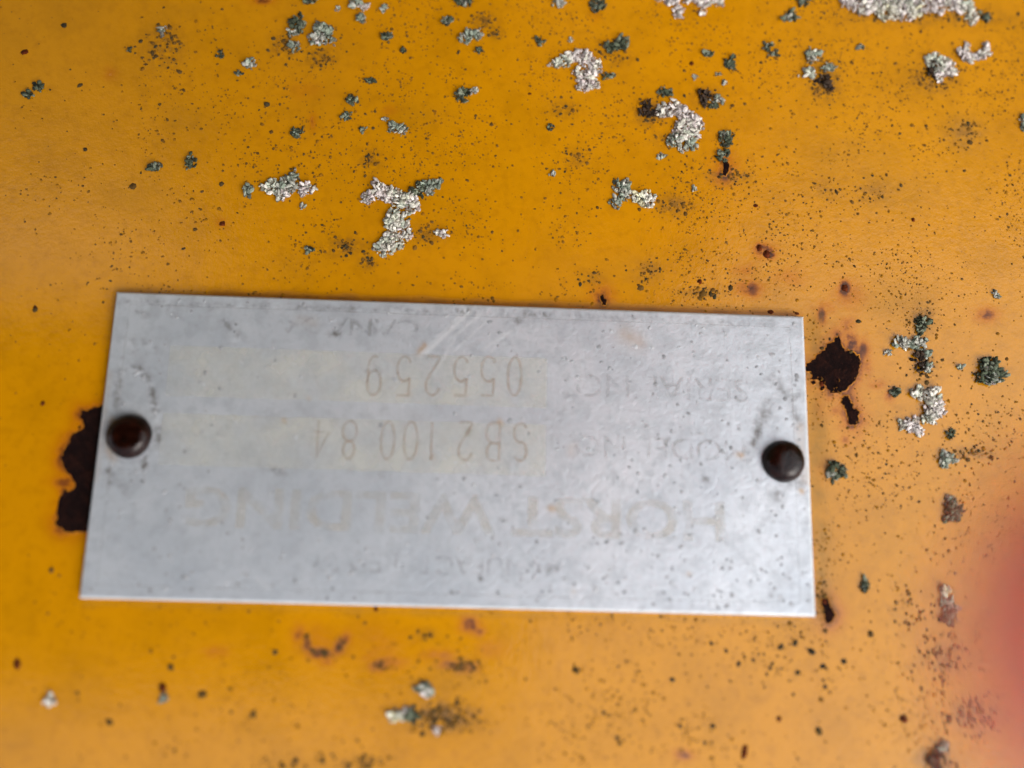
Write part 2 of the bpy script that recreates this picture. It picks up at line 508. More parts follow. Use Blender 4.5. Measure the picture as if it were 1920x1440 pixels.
CHIP_LABELS = {0: 'dark rust chip emerging from under the plate', 1: 'ragged dark rust chip beside the plate edge'}
for i_, poly in enumerate(CHIP_POLYS):
    o = chip(poly, step=4 if i_ == 0 else 3.4, amp=(2.1, 1.7)[i_ > 0] if i_ < 4 else .7, rim_w=2.4 if i_ < 4 else 1.5)
    if i_ in CHIP_LABELS: o['label'] = CHIP_LABELS[i_]


# ------------------------------------------------------------------ rust spots: small round blisters of rust
SPOTM = mat_simple('rust_blister', (0.065, 0.013, 0.003), 0.8, 0, 2500, 0.5, 0.00008, 0.7, 0.06)


def dome(c, rx, ry, h, ang=0.0, n=9, jit=0.18):
    a = np.linspace(0, 2 * math.pi, n, endpoint=False)
    rings = []
    for fr, fh in ((1.0, -0.02), (0.82, 0.5), (0.45, 0.88)):
        r = fr * (1 + rng.normal(0, jit, n))
        x, y = rx * r * np.cos(a), ry * r * np.sin(a)
        rings.append(np.stack([c[0] + x * math.cos(ang) - y * math.sin(ang), c[1] + x * math.sin(ang) + y * math.cos(ang), np.full(n, c[2] + h * fh)], 1))
    V = np.concatenate(rings + [np.array([[c[0], c[1], c[2] + h]])])
    F = [[k * n + i, k * n + (i + 1) % n, (k + 1) * n + (i + 1) % n, (k + 1) * n + i] for k in range(2) for i in range(n)]
    F += [[2 * n + i, 2 * n + (i + 1) % n, 3 * n] for i in range(n)]
    return V, F


for (x, y, rx, ry, a) in [(46, 98, 8, 6, .5), (32, 1246, 6, 9, .2), (305, 1289, 7, 9, .3), (1297, 120, 6, 4, .6), (1694, 1349, 8, 7, 0), (1396, 1410, 6, 12, -.35), (1297, 118, 4, 4, 0),
                          (1417, 386, 5, 4, 0), (1712, 412, 4, 4, 0), (1438, 476, 7, 8, .4), (1424, 465, 6, 8, -.3), (1584, 540, 6, 8, .3), (1546, 1128, 5, 5, 0), (705, 1142, 4, 5, 0),
                          (417, 420, 6, 5, 0), (993, 176, 4, 3, 0), (1312, 528, 5, 5, .3), (1445, 585, 6, 4, 0), (1494, 588, 5, 3, 0), (66, 577, 4, 5, 0), (80, 756, 4, 5, 0), (1540, 720, 5, 6, .2), (1460, 1348, 5, 5, 0)]:
    c = px(x, y, PANEL_Z)
    V, F = dome(c, rx * MM, ry * MM, min(rx, ry) * MM * 0.45, a, 10)
    mesh_obj('rust_spot', V, F, SPOTM, parent=panel, origin=tuple(c), smooth=True)

# ------------------------------------------------------------------ mould specks: thousands, nobody could count them
def speck_points():
    pts = []
    # general scatter, thicker on the right and towards the ground side, thin on the lower left
    hot = [(rng.uniform(0, 1920), rng.uniform(0, 1440), rng.uniform(20, 90)) for _ in range(170)]
    N = 64000
    X = rng.uniform(-40, 1960, N); Y = rng.uniform(-40, 1480, N)
    dens = 0.16 + 0.22 * np.clip(X / 1500, 0, 1) + 0.20 * (Y < 560) * np.clip((X - 100) / 500, 0, 1)
    dens = np.where((X < 420) & (Y > 560), 0.045, dens)
    dens = np.where((Y > 1120) & (X < 1000), 0.12, dens)
    dens = np.where((X < 260) & (Y < 330), 0.06, dens)
    clus = np.zeros(N)
    for hx, hy, hr in hot:
        clus = np.maximum(clus, np.exp(-((X - hx) ** 2 + (Y - hy) ** 2) / hr ** 2))
    keep = rng.uniform(0, 1, N) < dens * (0.22 + 1.9 * clus ** 1.3)
    for x, y in zip(X[keep], Y[keep]):
        pts.append((x, y, abs(rng.normal(0, 1.25)) + 0.6, rng.uniform(.2, 1.1)))
    # patches of mould
    for (x, y, rx, ry, ch, am) in ST:
        if ch != 1 or am <= 0: continue
        n = int(rx * ry * am * 0.13) + 5
        for _ in range(n):
            pts.append((x + rng.normal(0, rx * .62), y + rng.normal(0, ry * .62), abs(rng.normal(1.7, 1.3)) + 0.8, rng.uniform(0, .6)))
    # ring of dots, bottom right
    for (x, y, r) in [(1464, 1214, 7), (1491, 1206, 7), (1522, 1222, 9), (1544, 1249, 8), (1080, 1257, 8), (1337, 1361, 6), (1275, 1361, 6), (1385, 1244, 6), (1334, 1207, 5), (1361, 1220, 5),
                      (1260, 1275, 6), (1547, 1288, 6), (1535, 1370, 9), (1632, 1188, 6), (1582, 1240, 6), (1778, 1347, 7), (1322, 1393, 5), (1132, 1336, 5), (1157, 1384, 6), (1161, 1394, 5),
                      (475, 1340, 9), (380, 1303, 9), (320, 1252, 7), (205, 1355, 8), (516, 1223, 6), (97, 1070, 6), (145, 1300, 5), (1610, 603, 6), (1595, 660, 5), (1318, 552, 9), (1370, 540, 7), (1340, 556, 6),
                      (163, 843, 5), (66, 580, 6), (150, 160, 6), (160, 280, 6), (120, 48, 7), (250, 350, 7), (365, 430, 5), (770, 108, 4), (860, 98, 5), (500, 195, 7), (415, 345, 6), (700, 240, 4), (1283, 180, 5)]:
        pts.append((x, y, r, .12))
    return np.array(pts)


SP = speck_points()
SP = SP[(SP[:, 2] < 11)]
C0 = pxa(SP[:, :2])
# keep off the plate
on = (np.abs(C0[:, 0]) < PLATE_W / 2 + 0.0002) & (np.abs(C0[:, 1]) < PLATE_H / 2 + 0.0002)
for q in CHIPS:                                        # no mould on the bare rust
    ins = np.zeros(len(SP), bool)
    for (x1, y1), (x2, y2) in zip(q, np.roll(q, -1, 0)):
        cr = ((y1 > SP[:, 1]) != (y2 > SP[:, 1])) & (SP[:, 0] < (x2 - x1) * (SP[:, 1] - y1) / (y2 - y1 + 1e-9) + x1)
        ins ^= cr
    on |= ins
SP, C0 = SP[~on], C0[~on]


def speck_mesh(C0, SP, hgt, colfun):
    n = 6
    N = len(C0)
    a = np.linspace(0, 2 * math.pi, n, endpoint=False)[None, :] + rng.uniform(0, 6.28, (N, 1))
    R = (SP[:, 2] * MM)[:, None]
    el = rng.uniform(0.65, 1.0, (N, 1)); th = rng.uniform(0, 3.14, (N, 1))
    rings = []
    for fr, fh in ((1.0, -0.03), (0.62, 0.7)):
        r = R * fr * (1 + rng.normal(0, 0.2, (N, n)))
        x0 = r * np.cos(a); y0 = r * np.sin(a) * el
        x = x0 * np.cos(th) - y0 * np.sin(th); y = x0 * np.sin(th) + y0 * np.cos(th)
        z = np.broadcast_to(R * hgt * fh, x.shape)
        rings.append(np.stack([C0[:, :1] + x, C0[:, 1:2] + y, C0[:, 2:3] + z], -1))
    top = C0[:, None, :] + np.stack([0 * R, 0 * R, R * hgt], -1)
    V = np.concatenate(rings + [top], 1)                    # N, 2n+1, 3
    F1 = [[i, (i + 1) % n, n + (i + 1) % n, n + i] for i in range(n)]
    F2 = [[n + i, n + (i + 1) % n, 2 * n] for i in range(n)]
    off = np.arange(N)[:, None, None] * (2 * n + 1)
    F = (np.array(F1)[None] + off).reshape(-1, 4).tolist() + (np.array(F2)[None] + off).reshape(-1, 3).tolist()
    col = np.repeat(colfun(N, SP), 2 * n + 1, axis=0)
    return V.reshape(-1, 3), F, col


def mould_col(N, SP):
    k = np.clip(SP[:, 3:4] + rng.normal(0, .12, (N, 1)), 0, 1)
    dark = np.array([0.020, 0.017, 0.010]) + rng.uniform(0, 1, (N, 1)) * np.array([0.02, 0.018, 0.008])
    return dark * (1 - k) + np.array([0.24, 0.10, 0.004]) * k


V, F, col = speck_mesh(C0, SP, 0.42, mould_col)
mould = mesh_obj('mould_specks', V, F, SPECK, cols=col, origin=(0, 0, PANEL_Z), smooth=True)
tag(mould, 'tiny dark mould specks peppered over the yellow paint', 'mould', kind='stuff')

# ------------------------------------------------------------------ name plate
plate = empty('name_plate', (0, 0, PANEL_Z))
tag(plate, 'weathered aluminium name plate with faded upside-down lettering, held by two rivets', 'plate')
step = 0.00013
gx = np.linspace(-PLATE_W / 2, PLATE_W / 2, int(PLATE_W / step))
gy = np.linspace(-PLATE_H / 2, PLATE_H / 2, int(PLATE_H / step))
XX, YY = np.meshgrid(gx, gy)
nx, ny = len(gx), len(gy)
V = np.stack([XX.ravel(), YY.ravel(), np.zeros(nx * ny)], 1)
for k in range(6):
    a = rng.uniform(0, 6.28); w = rng.uniform(60, 220)
    V[:, 2] += np.sin((V[:, 0] * math.cos(a) + V[:, 1] * math.sin(a)) * w + rng.uniform(0, 6)) * 0.0000015
edge = np.minimum(PLATE_W / 2 - np.abs(V[:, 0]), PLATE_H / 2 - np.abs(V[:, 1]))
V[:, 2] -= np.clip(1 - edge / 0.00022, 0, 1) ** 2 * 0.00016         # worn, rounded edge
P = unpx(V)
C = np.zeros((len(V), 3))


DIRT = [([(226, 700), (220, 735), (217, 758)], 6, .55), ([(222, 705), (240, 692), (262, 690)], 6, .35), ([(262, 690), (280, 715), (288, 750), (296, 800), (296, 840)], 5, .55), ([(246, 640), (252, 655)], 8, .35),
        ([(275, 645), (290, 655)], 8, .3), ([(205, 880), (204, 905)], 8, .5), ([(226, 875), (240, 880)], 9, .35), ([(272, 862), (270, 880)], 7, .6), ([(225, 905), (232, 918)], 9, .25),
        ([(1426, 795), (1413, 835)], 6, .55), ([(1425, 790), (1436, 778)], 8, .6), ([(1440, 745), (1430, 775)], 7, .35), ([(1452, 715), (1462, 730), (1490, 745)], 8, .35), ([(1490, 765), (1497, 790)], 8, .3),
        ([(1455, 925), (1462, 932)], 9, .4), ([(1470, 905), (1500, 900)], 10, .35), ([(1404, 845), (1402, 860)], 6, .3), ([(881, 806), (878, 814)], 5.5, 1.0), ([(1253, 824), (1248, 829)], 4, .6),
        ([(1320, 897), (1325, 900)], 5, .5), ([(967, 597), (974, 601)], 6, .5), ([(668, 607), (672, 612)], 5, .6), ([(620, 625), (636, 628)], 6, .55), ([(320, 590), (340, 600)], 8, .22), ([(260, 585), (275, 590)], 6, .3),
        ([(802, 666), (808, 669)], 5, .55), ([(706, 694), (712, 698)], 5, .6), ([(690, 690), (688, 700)], 4, .4), ([(850, 582), (875, 582)], 7, .5), ([(985, 588), (1030, 590)], 6, .45),
        ([(560, 575), (700, 580)], 6, .35), ([(740, 582), (800, 584)], 6, .3), ([(240, 565), (330, 568)], 5, .3), ([(360, 570), (520, 574)], 5, .3), ([(1060, 592), (1240, 598)], 5, .25),
        ([(445, 625), (440, 640)], 6, .35), ([(420, 600), (432, 615)], 5, .4), ([(1067, 738), (1078, 742)], 7, .3), ([(700, 560 + 60), (696, 612)], 6, .35), ([(480, 880), (530, 882)], 9, .3), ([(440, 875), (460, 880)], 8, .25), ([(716, 888), (722, 892)], 6, .25)]
BROWN = [([(796, 648), (786, 660)], 5, .85), ([(532, 788), (534, 792)], 4.5, 1.0), ([(578, 746), (580, 748)], 3.5, .6), ([(1384, 852), (1390, 854)], 4.5, 1.1), ([(1502, 920), (1504, 922)], 4.5, .9),
         ([(936, 790), (940, 794)], 5, .7), ([(1032, 953), (1038, 955)], 6, .8), ([(1292, 1076), (1294, 1078)], 4, .6), ([(1075, 1109), (1077, 1110)], 4, .4), ([(1170, 628), (1195, 640)], 14, .45),
         ([(765, 738), (768, 740)], 5, .5), ([(852, 735), (856, 738)], 5, .5), ([(812, 855), (814, 860)], 4.5, .55), ([(210, 790), (205, 830)], 7, .75), ([(204, 845), (212, 860)], 8, .55), ([(1500, 800), (1508, 900)], 8, .45),
         ([(1512, 880), (1516, 905)], 5, .5), ([(1075, 838), (1072, 848)], 9, .3), ([(545, 800), (1010, 820)], 60, .05), ([(560, 600), (590, 604)], 9, .2), ([(205, 700), (180, 900)], 5, .3)]
SCR = [([(880, 585), (800, 660)], 4, .8), ([(872, 582), (790, 662)], 2.5, .6), ([(900, 590), (840, 640)], 2.5, .5), ([(915, 600), (850, 660)], 2, .45), ([(960, 620), (905, 655)], 2.5, .5), ([(935, 640), (900, 690)], 2, .4),
       ([(850, 640), (815, 700)], 3, .4), ([(400, 600), (370, 660)], 12, .15), ([(415, 570), (405, 590)], 7, .18), ([(693, 690), (690, 700)], 2, .7), ([(905, 700), (908, 706)], 2, .6), ([(560, 700), (330, 690)], 22, .16),
       ([(505, 1105), (480, 1085)], 2.5, .4)]
for lst, ch in ((DIRT, 0), (BROWN, 1), (SCR, 2)):
    for pl, w, am in lst:
        d = np.min([seg_d(P, pl[i], pl[i + 1]) for i in range(len(pl) - 1)], axis=0)
        am = am * (1.45 if ch == 0 else 1)
        w = w * (1.5 if ch == 0 and len(pl) > 2 else 1.15)
        C[:, ch] = np.maximum(C[:, ch], am * np.exp(-(d / w) ** 2))
C[:, 2] = np.maximum(C[:, 2] * .55, 0.8 * np.exp(-(np.maximum(edge, 0) / 0.00016) ** 2))  # worn bright rim, with the bevel's highlight painted into its colour
# grime that collects just inside the border on the ground side
dy = PLATE_H / 2 - V[:, 1]
C[:, 0] = np.maximum(C[:, 0], 0.16 * np.exp(-((dy - 0.0009) / 0.0006) ** 2))
idx = np.arange(nx * ny).reshape(ny, nx)
F = np.stack([idx[:-1, :-1], idx[:-1, 1:], idx[1:, 1:], idx[1:, :-1]], -1).reshape(-1, 4).tolist()
rim = list(idx[0, :]) + list(idx[1:, -1]) + list(idx[-1, -2::-1]) + list(idx[-2:0:-1, 0])
n0 = len(V)
low = V[rim].copy(); low[:, 2] = PANEL_Z + 0.00012
V = np.concatenate([V, low]); C = np.concatenate([C, C[rim]])
for i in range(len(rim)):
    j = (i + 1) % len(rim)
    F.append([int(rim[j]), int(rim[i]), n0 + i, n0 + j])
F.append([n0 + i for i in range(len(rim) - 1, -1, -1)])
mesh_obj('metal_sheet', V, F, PLATE, parent=plate, cols=C, colname='stain_and_light', origin=(0, 0, 0), smooth=False)

# border line printed round the plate
for (x0, y0, x1, y1) in [(-.0335, .0137, .0335, .01378), (-.0335, -.01378, .0335, -.0137), (-.03355, -.0137, -.03347, .0137), (.03347, -.0137, .03355, .0137)]:
    z = 0.000016
    mesh_obj('border_line', [(x0, y0, z), (x1, y0, z), (x1, y1, z), (x0, y1, z)], [[0, 1, 2, 3]], LINE, parent=plate, origin=((x0 + x1) / 2, (y0 + y1) / 2, z))
# two lighter data fields
for (xa, ya, xb, yb) in [(1026, 672, 1026, 765), (1024, 797, 1024, 893)]:
    a, b = px(xa, ya), px(xb, yb)
    z = 0.000014
    xr, xl = a.x, px(308, 760).x
    n = 40
    V = []
    top = [(xl + (xr - xl) * i / n, a.y + rng.normal(0, .00003)) for i in range(n + 1)]
    bot = [(xl + (xr - xl) * i / n, b.y + rng.normal(0, .00003)) for i in range(n + 1)]
    V = [(x, y, z) for x, y in top] + [(x, y, z) for x, y in bot]
    F = [[n + 1 + i, n + 2 + i, i + 1, i] for i in range(n)]
    mesh_obj('data_field', V, F, FIELD, parent=plate, origin=((xl + xr) / 2, (a.y + b.y) / 2, z))

# stamped characters as engraved strokes
def arc(cx, cy, rx, ry, a0, a1, n=14):
    return [(cx + rx * math.cos(math.radians(a0 + (a1 - a0) * i / n)), cy + ry * math.sin(math.radians(a0 + (a1 - a0) * i / n))) for i in range(n + 1)]


GL = {
    '0': [arc(.5, .5, .38, .5, 0, 360, 24)],
    '1': [[(.5, 0), (.5, 1)], [(.5, 1), (.38, .86)]],
    '2': [arc(.5, .73, .38, .27, 165, -20, 12) + [(.16, .05), (.12, 0), (.9, 0)]],
    '4': [[(.72, 0), (.72, 1), (.1, .3), (.95, .3)]],
    '5': [[(.85, 1), (.2, 1), (.16, .56)] + arc(.47, .32, .40, .32, 130, -150, 16)],
    '8': [arc(.5, .76, .32, .24, 0, 360, 18), arc(.5, .27, .4, .27, 0, 360, 18)],
    '9': [arc(.5, .68, .38, .32, 0, 360, 18), [(.88, .68), (.84, .3)] + arc(.5, .26, .34, .26, 0, -120, 9)],
    'S': [arc(.5, .75, .36, .25, 30, 250, 12) + arc(.5, .26, .38, .26, 75, -150, 12)],
    'B': [[(.15, 0), (.15, 1), (.55, 1)] + arc(.55, .77, .3, .23, 90, -90, 8) + [(.15, .54)], [(.55, .54)] + arc(.55, .27, .35, .27, 90, -90, 8) + [(.15, 0)]],
}


def ribbon(pl, w, z):
    p = np.array(pl, float)
    tg = np.gradient(p, axis=0)
    nn = np.stack([-tg[:, 1], tg[:, 0]], 1)
    nn /= np.linalg.norm(nn, axis=1)[:, None] + 1e-12
    l, r = p + nn * w / 2, p - nn * w / 2
    V = [(x, y, z) for x, y in l] + [(x, y, z) for x, y in r]
    n = len(p)
    return V, [[i, i + 1, n + i + 1, n + i] for i in range(n - 1)]


def stamp(ch, cx, ybase, ytop, wpx):
    c = px(cx, (ybase + ytop) / 2)
    hgt = abs(px(cx, ybase).y - px(cx, ytop).y)
    w = wpx * MM
    V, F = [], []
    k = 0
    for pl in GL[ch]:
        pts = [(c.x - (u - .5) * w, c.y - (v - .5) * hgt) for u, v in pl]        # turned 180 degrees with the plate
        v, f = ribbon(pts, 0.00030, 0.000024 + k * 0.000003)
        k += 1
        F += [[i + len(V) for i in q] for q in f]
        V += v
    F = [q if True else q for q in F]
    o = mesh_obj('stamped_character', V, F, STAMP, parent=plate, origin=tuple(c))
    return o


for ch, cx in zip('055259', (965, 915, 864, 812, 757, 702)):
    yb = 669 + (cx - 965) * 0.004
    stamp(ch, cx, yb, yb + 73, 34)
for ch, cx in zip('SB210084', (976, 925, 873, 809, 770, 727, 655, 603)):
    yb = 793 + (cx - 976) * 0.012
    stamp(ch, cx, yb, yb + 71, 33)


# printed lettering (turned with the plate)
def lettering(text, xs_, xe_, yb, yt, mat, bold=0.0, z=0.000020):
    """reading starts at photo x xs_, ends at xe_; yb/yt baseline and cap line at the start"""
    cu = bpy.data.curves.new('text', 'FONT')
    cu.body = text
    cu.size = 1.0
    cu.offset = bold
    cu.resolution_u = 3
    ob = bpy.data.objects.new('text', cu)
    COL.objects.link(ob)
    bpy.context.view_layer.update()
    dg = bpy.context.evaluated_depsgraph_get()
    me = bpy.data.meshes.new_from_object(ob.evaluated_get(dg))
    co = np.array([v.co[:] for v in me.vertices])
    fc = [list(p.vertices) for p in me.polygons]
    bpy.data.objects.remove(ob)
    bpy.data.curves.remove(cu)
    bpy.data.meshes.remove(me)
    lo, hi = co.min(0), co.max(0)
    a, b = px(xs_, yb), px(xe_, yb)
    c = px(xs_, yt)
    hgt = abs(a.y - c.y)
    X = a.x - (co[:, 0] - lo[0]) / (hi[0] - lo[0]) * (a.x - b.x)
    Y = a.y - (co[:, 1] - lo[1]) / (hi[1] - lo[1]) * hgt
    V = np.stack([X, Y, np.full(len(co), z)], 1)
    return mesh_obj('lettering', V, fc, mat, parent=plate, origin=((a.x + b.x) / 2, a.y, z))


lettering('HORST WELDING', 1358, 348, 940, 1017, PRINT_BIG, bold=0.022)
lettering('MODEL NO.', 1398, 1066, 825, 866, PRINT_SMALL, bold=0.0)
lettering('SERIAL NO.', 1402, 1064, 711, 755, PRINT_SMALL, bold=0.0)
lettering('MANUFACTURED BY', 1056, 580, 1046, 1084, PRINT_WORN, bold=0.004)
lettering('CANADA', 786, 520, 600, 634, PRINT_WORN, bold=0.008)

# small corrosion pimples on the metal
N = 1150
PX_ = np.stack([rng.uniform(170, 1520, N), rng.uniform(560, 1150, N)], 1)
w = np.clip((PX_[:, 0] - 700) / 800, 0, 1) * .6 + np.exp(-((PX_[:, 0] - 350) / 200) ** 2) * .45 + np.clip((PX_[:, 1] - 950) / 200, 0, 1) * .35 + .08
PX_ = PX_[rng.uniform(0, 1, N) < w]
C0 = pxa(PX_, 0.0)
ok = (np.abs(C0[:, 0]) < PLATE_W / 2 - .0006) & (np.abs(C0[:, 1]) < PLATE_H / 2 - .0006)
C0 = C0[ok]
C0[:, 2] = 0.000006
SPp = np.zeros((len(C0), 4)); SPp[:, 2] = np.abs(rng.normal(2.4, 1.0, len(C0))) + 1.2
V, F, col = speck_mesh(C0, SPp, 0.16, lambda N, S: np.array([0.35, 0.36, 0.375]) * rng.uniform(0.6, 1.15, (N, 1)))
o = mesh_obj('corrosion_pimples', V, F, PIMPLE, parent=plate, cols=col, smooth=True)
o['kind'] = 'stuff'

# rivets
def rivet(x, y, r, h, dimple):
    c = px(x, y)
    n = 40
    prof = [(1.0, -0.02), (1.0, .10), (.985, .26), (.94, .46), (.86, .64), (.74, .80), (.58, .92), (.40, .98 - dimple * .4), (.2, 1.0 - dimple * .9)]
    V, F = [], []
    for k, (fr, fh) in enumerate(prof):
        for i in range(n):
            a = 2 * math.pi * i / n
            q = 1 + 0.012 * math.sin(3 * a + 1.3 + x) + 0.008 * math.sin(7 * a + k)
            V.append((c.x + r * fr * q * math.cos(a), c.y + r * fr * q * math.sin(a), h * fh))
    for k in range(len(prof) - 1):
        for i in range(n):
            j = (i + 1) % n
            F.append([k * n + i, k * n + j, (k + 1) * n + j, (k + 1) * n + i])
    V.append((c.x, c.y, h * (1.0 - dimple)))
    L = (len(prof) - 1) * n
    F += [[L + i, L + (i + 1) % n, len(V) - 1] for i in range(n)]
    o = mesh_obj('rivet', V, F, RIVET, parent=plate, origin=(c.x, c.y, 0), smooth=True)
    m_ = o.modifiers.new('Subdivision', 'SUBSURF'); m_.levels = 1; m_.render_levels = 1
    return o


tag(rivet(243, 818, 0.00218, 0.0013, 0.12), 'blackened rivet beside the long rust chip')
tag(rivet(1468, 865, 0.00212, 0.0014, 0.0), 'brown domed rivet with a small glint')

# ------------------------------------------------------------------ lichens
PAL = {
    'W': [(.66, .60, .57), (.72, .68, .62), (.50, .43, .41), (.60, .58, .50)],
    'L': [(.52, .54, .44), (.62, .62, .50), (.40, .43, .35), (.66, .63, .55)],
    'G': [(.24, .28, .22), (.33, .36, .29), (.17, .20, .155), (.42, .42, .36)],
    'D': [(.072, .088, .054), (.11, .13, .085), (.045, .052, .032), (.17, .19, .135)],
    'Y': [(.66, .63, .42), (.60, .60, .46), (.70, .68, .56)],
    'B': [(.045, .028, .018), (.07, .05, .035), (.03, .02, .014)],
}
bm = bmesh.new(); bmesh.ops.create_icosphere(bm, subdivisions=2, radius=1.0)
IV = np.array([x.co[:] for x in bm.verts]); IF = np.array([[x.index for x in fc.verts] for fc in bm.faces]); bm.free()
VARS = []
for q in range(10):
    off = Vector((q * 7.3, q * 3.1, q * 1.7))
    d = np.array([mnoise.noise(Vector(v) * 1.5 + off) for v in IV])
    d2 = np.array([mnoise.noise(Vector(v) * 3.6 + off) for v in IV])
    v = IV * (1 + 0.42 * d + 0.22 * d2)[:, None]
    VARS.append(v)


def lichen(blobs, label, group=None, lobe=2.9, name='lichen'):
    """blobs: (x, y, r, palette[, ry]) in photo pixels; each becomes a crust of small upturned lobes"""
    VV, FF, CC = [], [], []
    nv = 0
    for bl in blobs:
        x, y, r, pal = bl[:4]
        ry = (bl[4] if len(bl) > 4 else r) * 1.08
        r *= 1.08
        lb = min(lobe, max(1.7, min(r, ry) * 0.34))
        n = max(5, int(1.25 * r * ry / (lb * lb)))
        for k in range(int(n * 1.9)):
            low = k < n * 0.6                      # a flat darker crust, then the knobby lobes on it
            rad = math.sqrt(rnd.random()); th = rnd.uniform(0, 2 * math.pi)
            wob = 1 + 0.22 * math.sin(3 * th + x) + 0.14 * math.sin(5 * th + y)
            X = x + r * wob * rad * math.cos(th) * .92
            Y = y + ry * wob * rad * math.sin(th) * .92
            c = px(X, Y, PANEL_Z)
            s = lb * MM * (rnd.uniform(1.0, 1.6) if low else rnd.choice((.40, .5, .62, .8, 1.1, 1.55)) * rnd.uniform(.85, 1.15))
            bulge = min(r, ry) * MM * 0.34 * (1 - rad * rad)
            hh = s * .25 + bulge * .35 if low else bulge + s * rnd.uniform(0.3, 0.9)
            el = rnd.uniform(1.0, 1.45)
            if s > lb * MM * 1.15 and not low: el *= 1.25
            v = VARS[rnd.randrange(10)] * np.array([el, rnd.uniform(.7, 1.0), rnd.uniform(.26, .40) if s > lb * MM else rnd.uniform(.4, .7)]) * s
            yaw = th + rnd.gauss(0, .7)
            R = Euler((rnd.gauss(0, .45), rnd.gauss(-.4, .4), -yaw)).to_matrix()
            v = v @ np.array(R).T + np.array([c.x, c.y, PANEL_Z + hh])
            v[:, 2] = np.maximum(v[:, 2], PANEL_Z - 0.00002)
            pz = mnoise.noise(Vector((X / 11, Y / 11, 3.7))) + rnd.gauss(0, .12)      # colour comes in patches
            pp = PAL[pal]
            col = np.array(pp[max(0, min(len(pp) - 1, int((pz * 1.6 + .5) * len(pp))))]) * rnd.choice((.68, .85, .98, 1.08, 1.18)) * rnd.uniform(.92, 1.06)
            if low: col = col * np.array([.54, .49, .47])
            cc = np.repeat(col[None], len(v), 0)
            VV.append(v); FF.append(IF + nv); CC.append(cc)
            nv += len(v)
    o0 = px(sum(b[0] for b in blobs) / len(blobs), sum(b[1] for b in blobs) / len(blobs), PANEL_Z)
    o = mesh_obj(name, np.concatenate(VV), np.concatenate(FF).tolist(), LICHEN, cols=np.clip(np.concatenate(CC), 0, 1), origin=tuple(o0), smooth=True)
    tag(o, label, 'lichen', group)
    return o


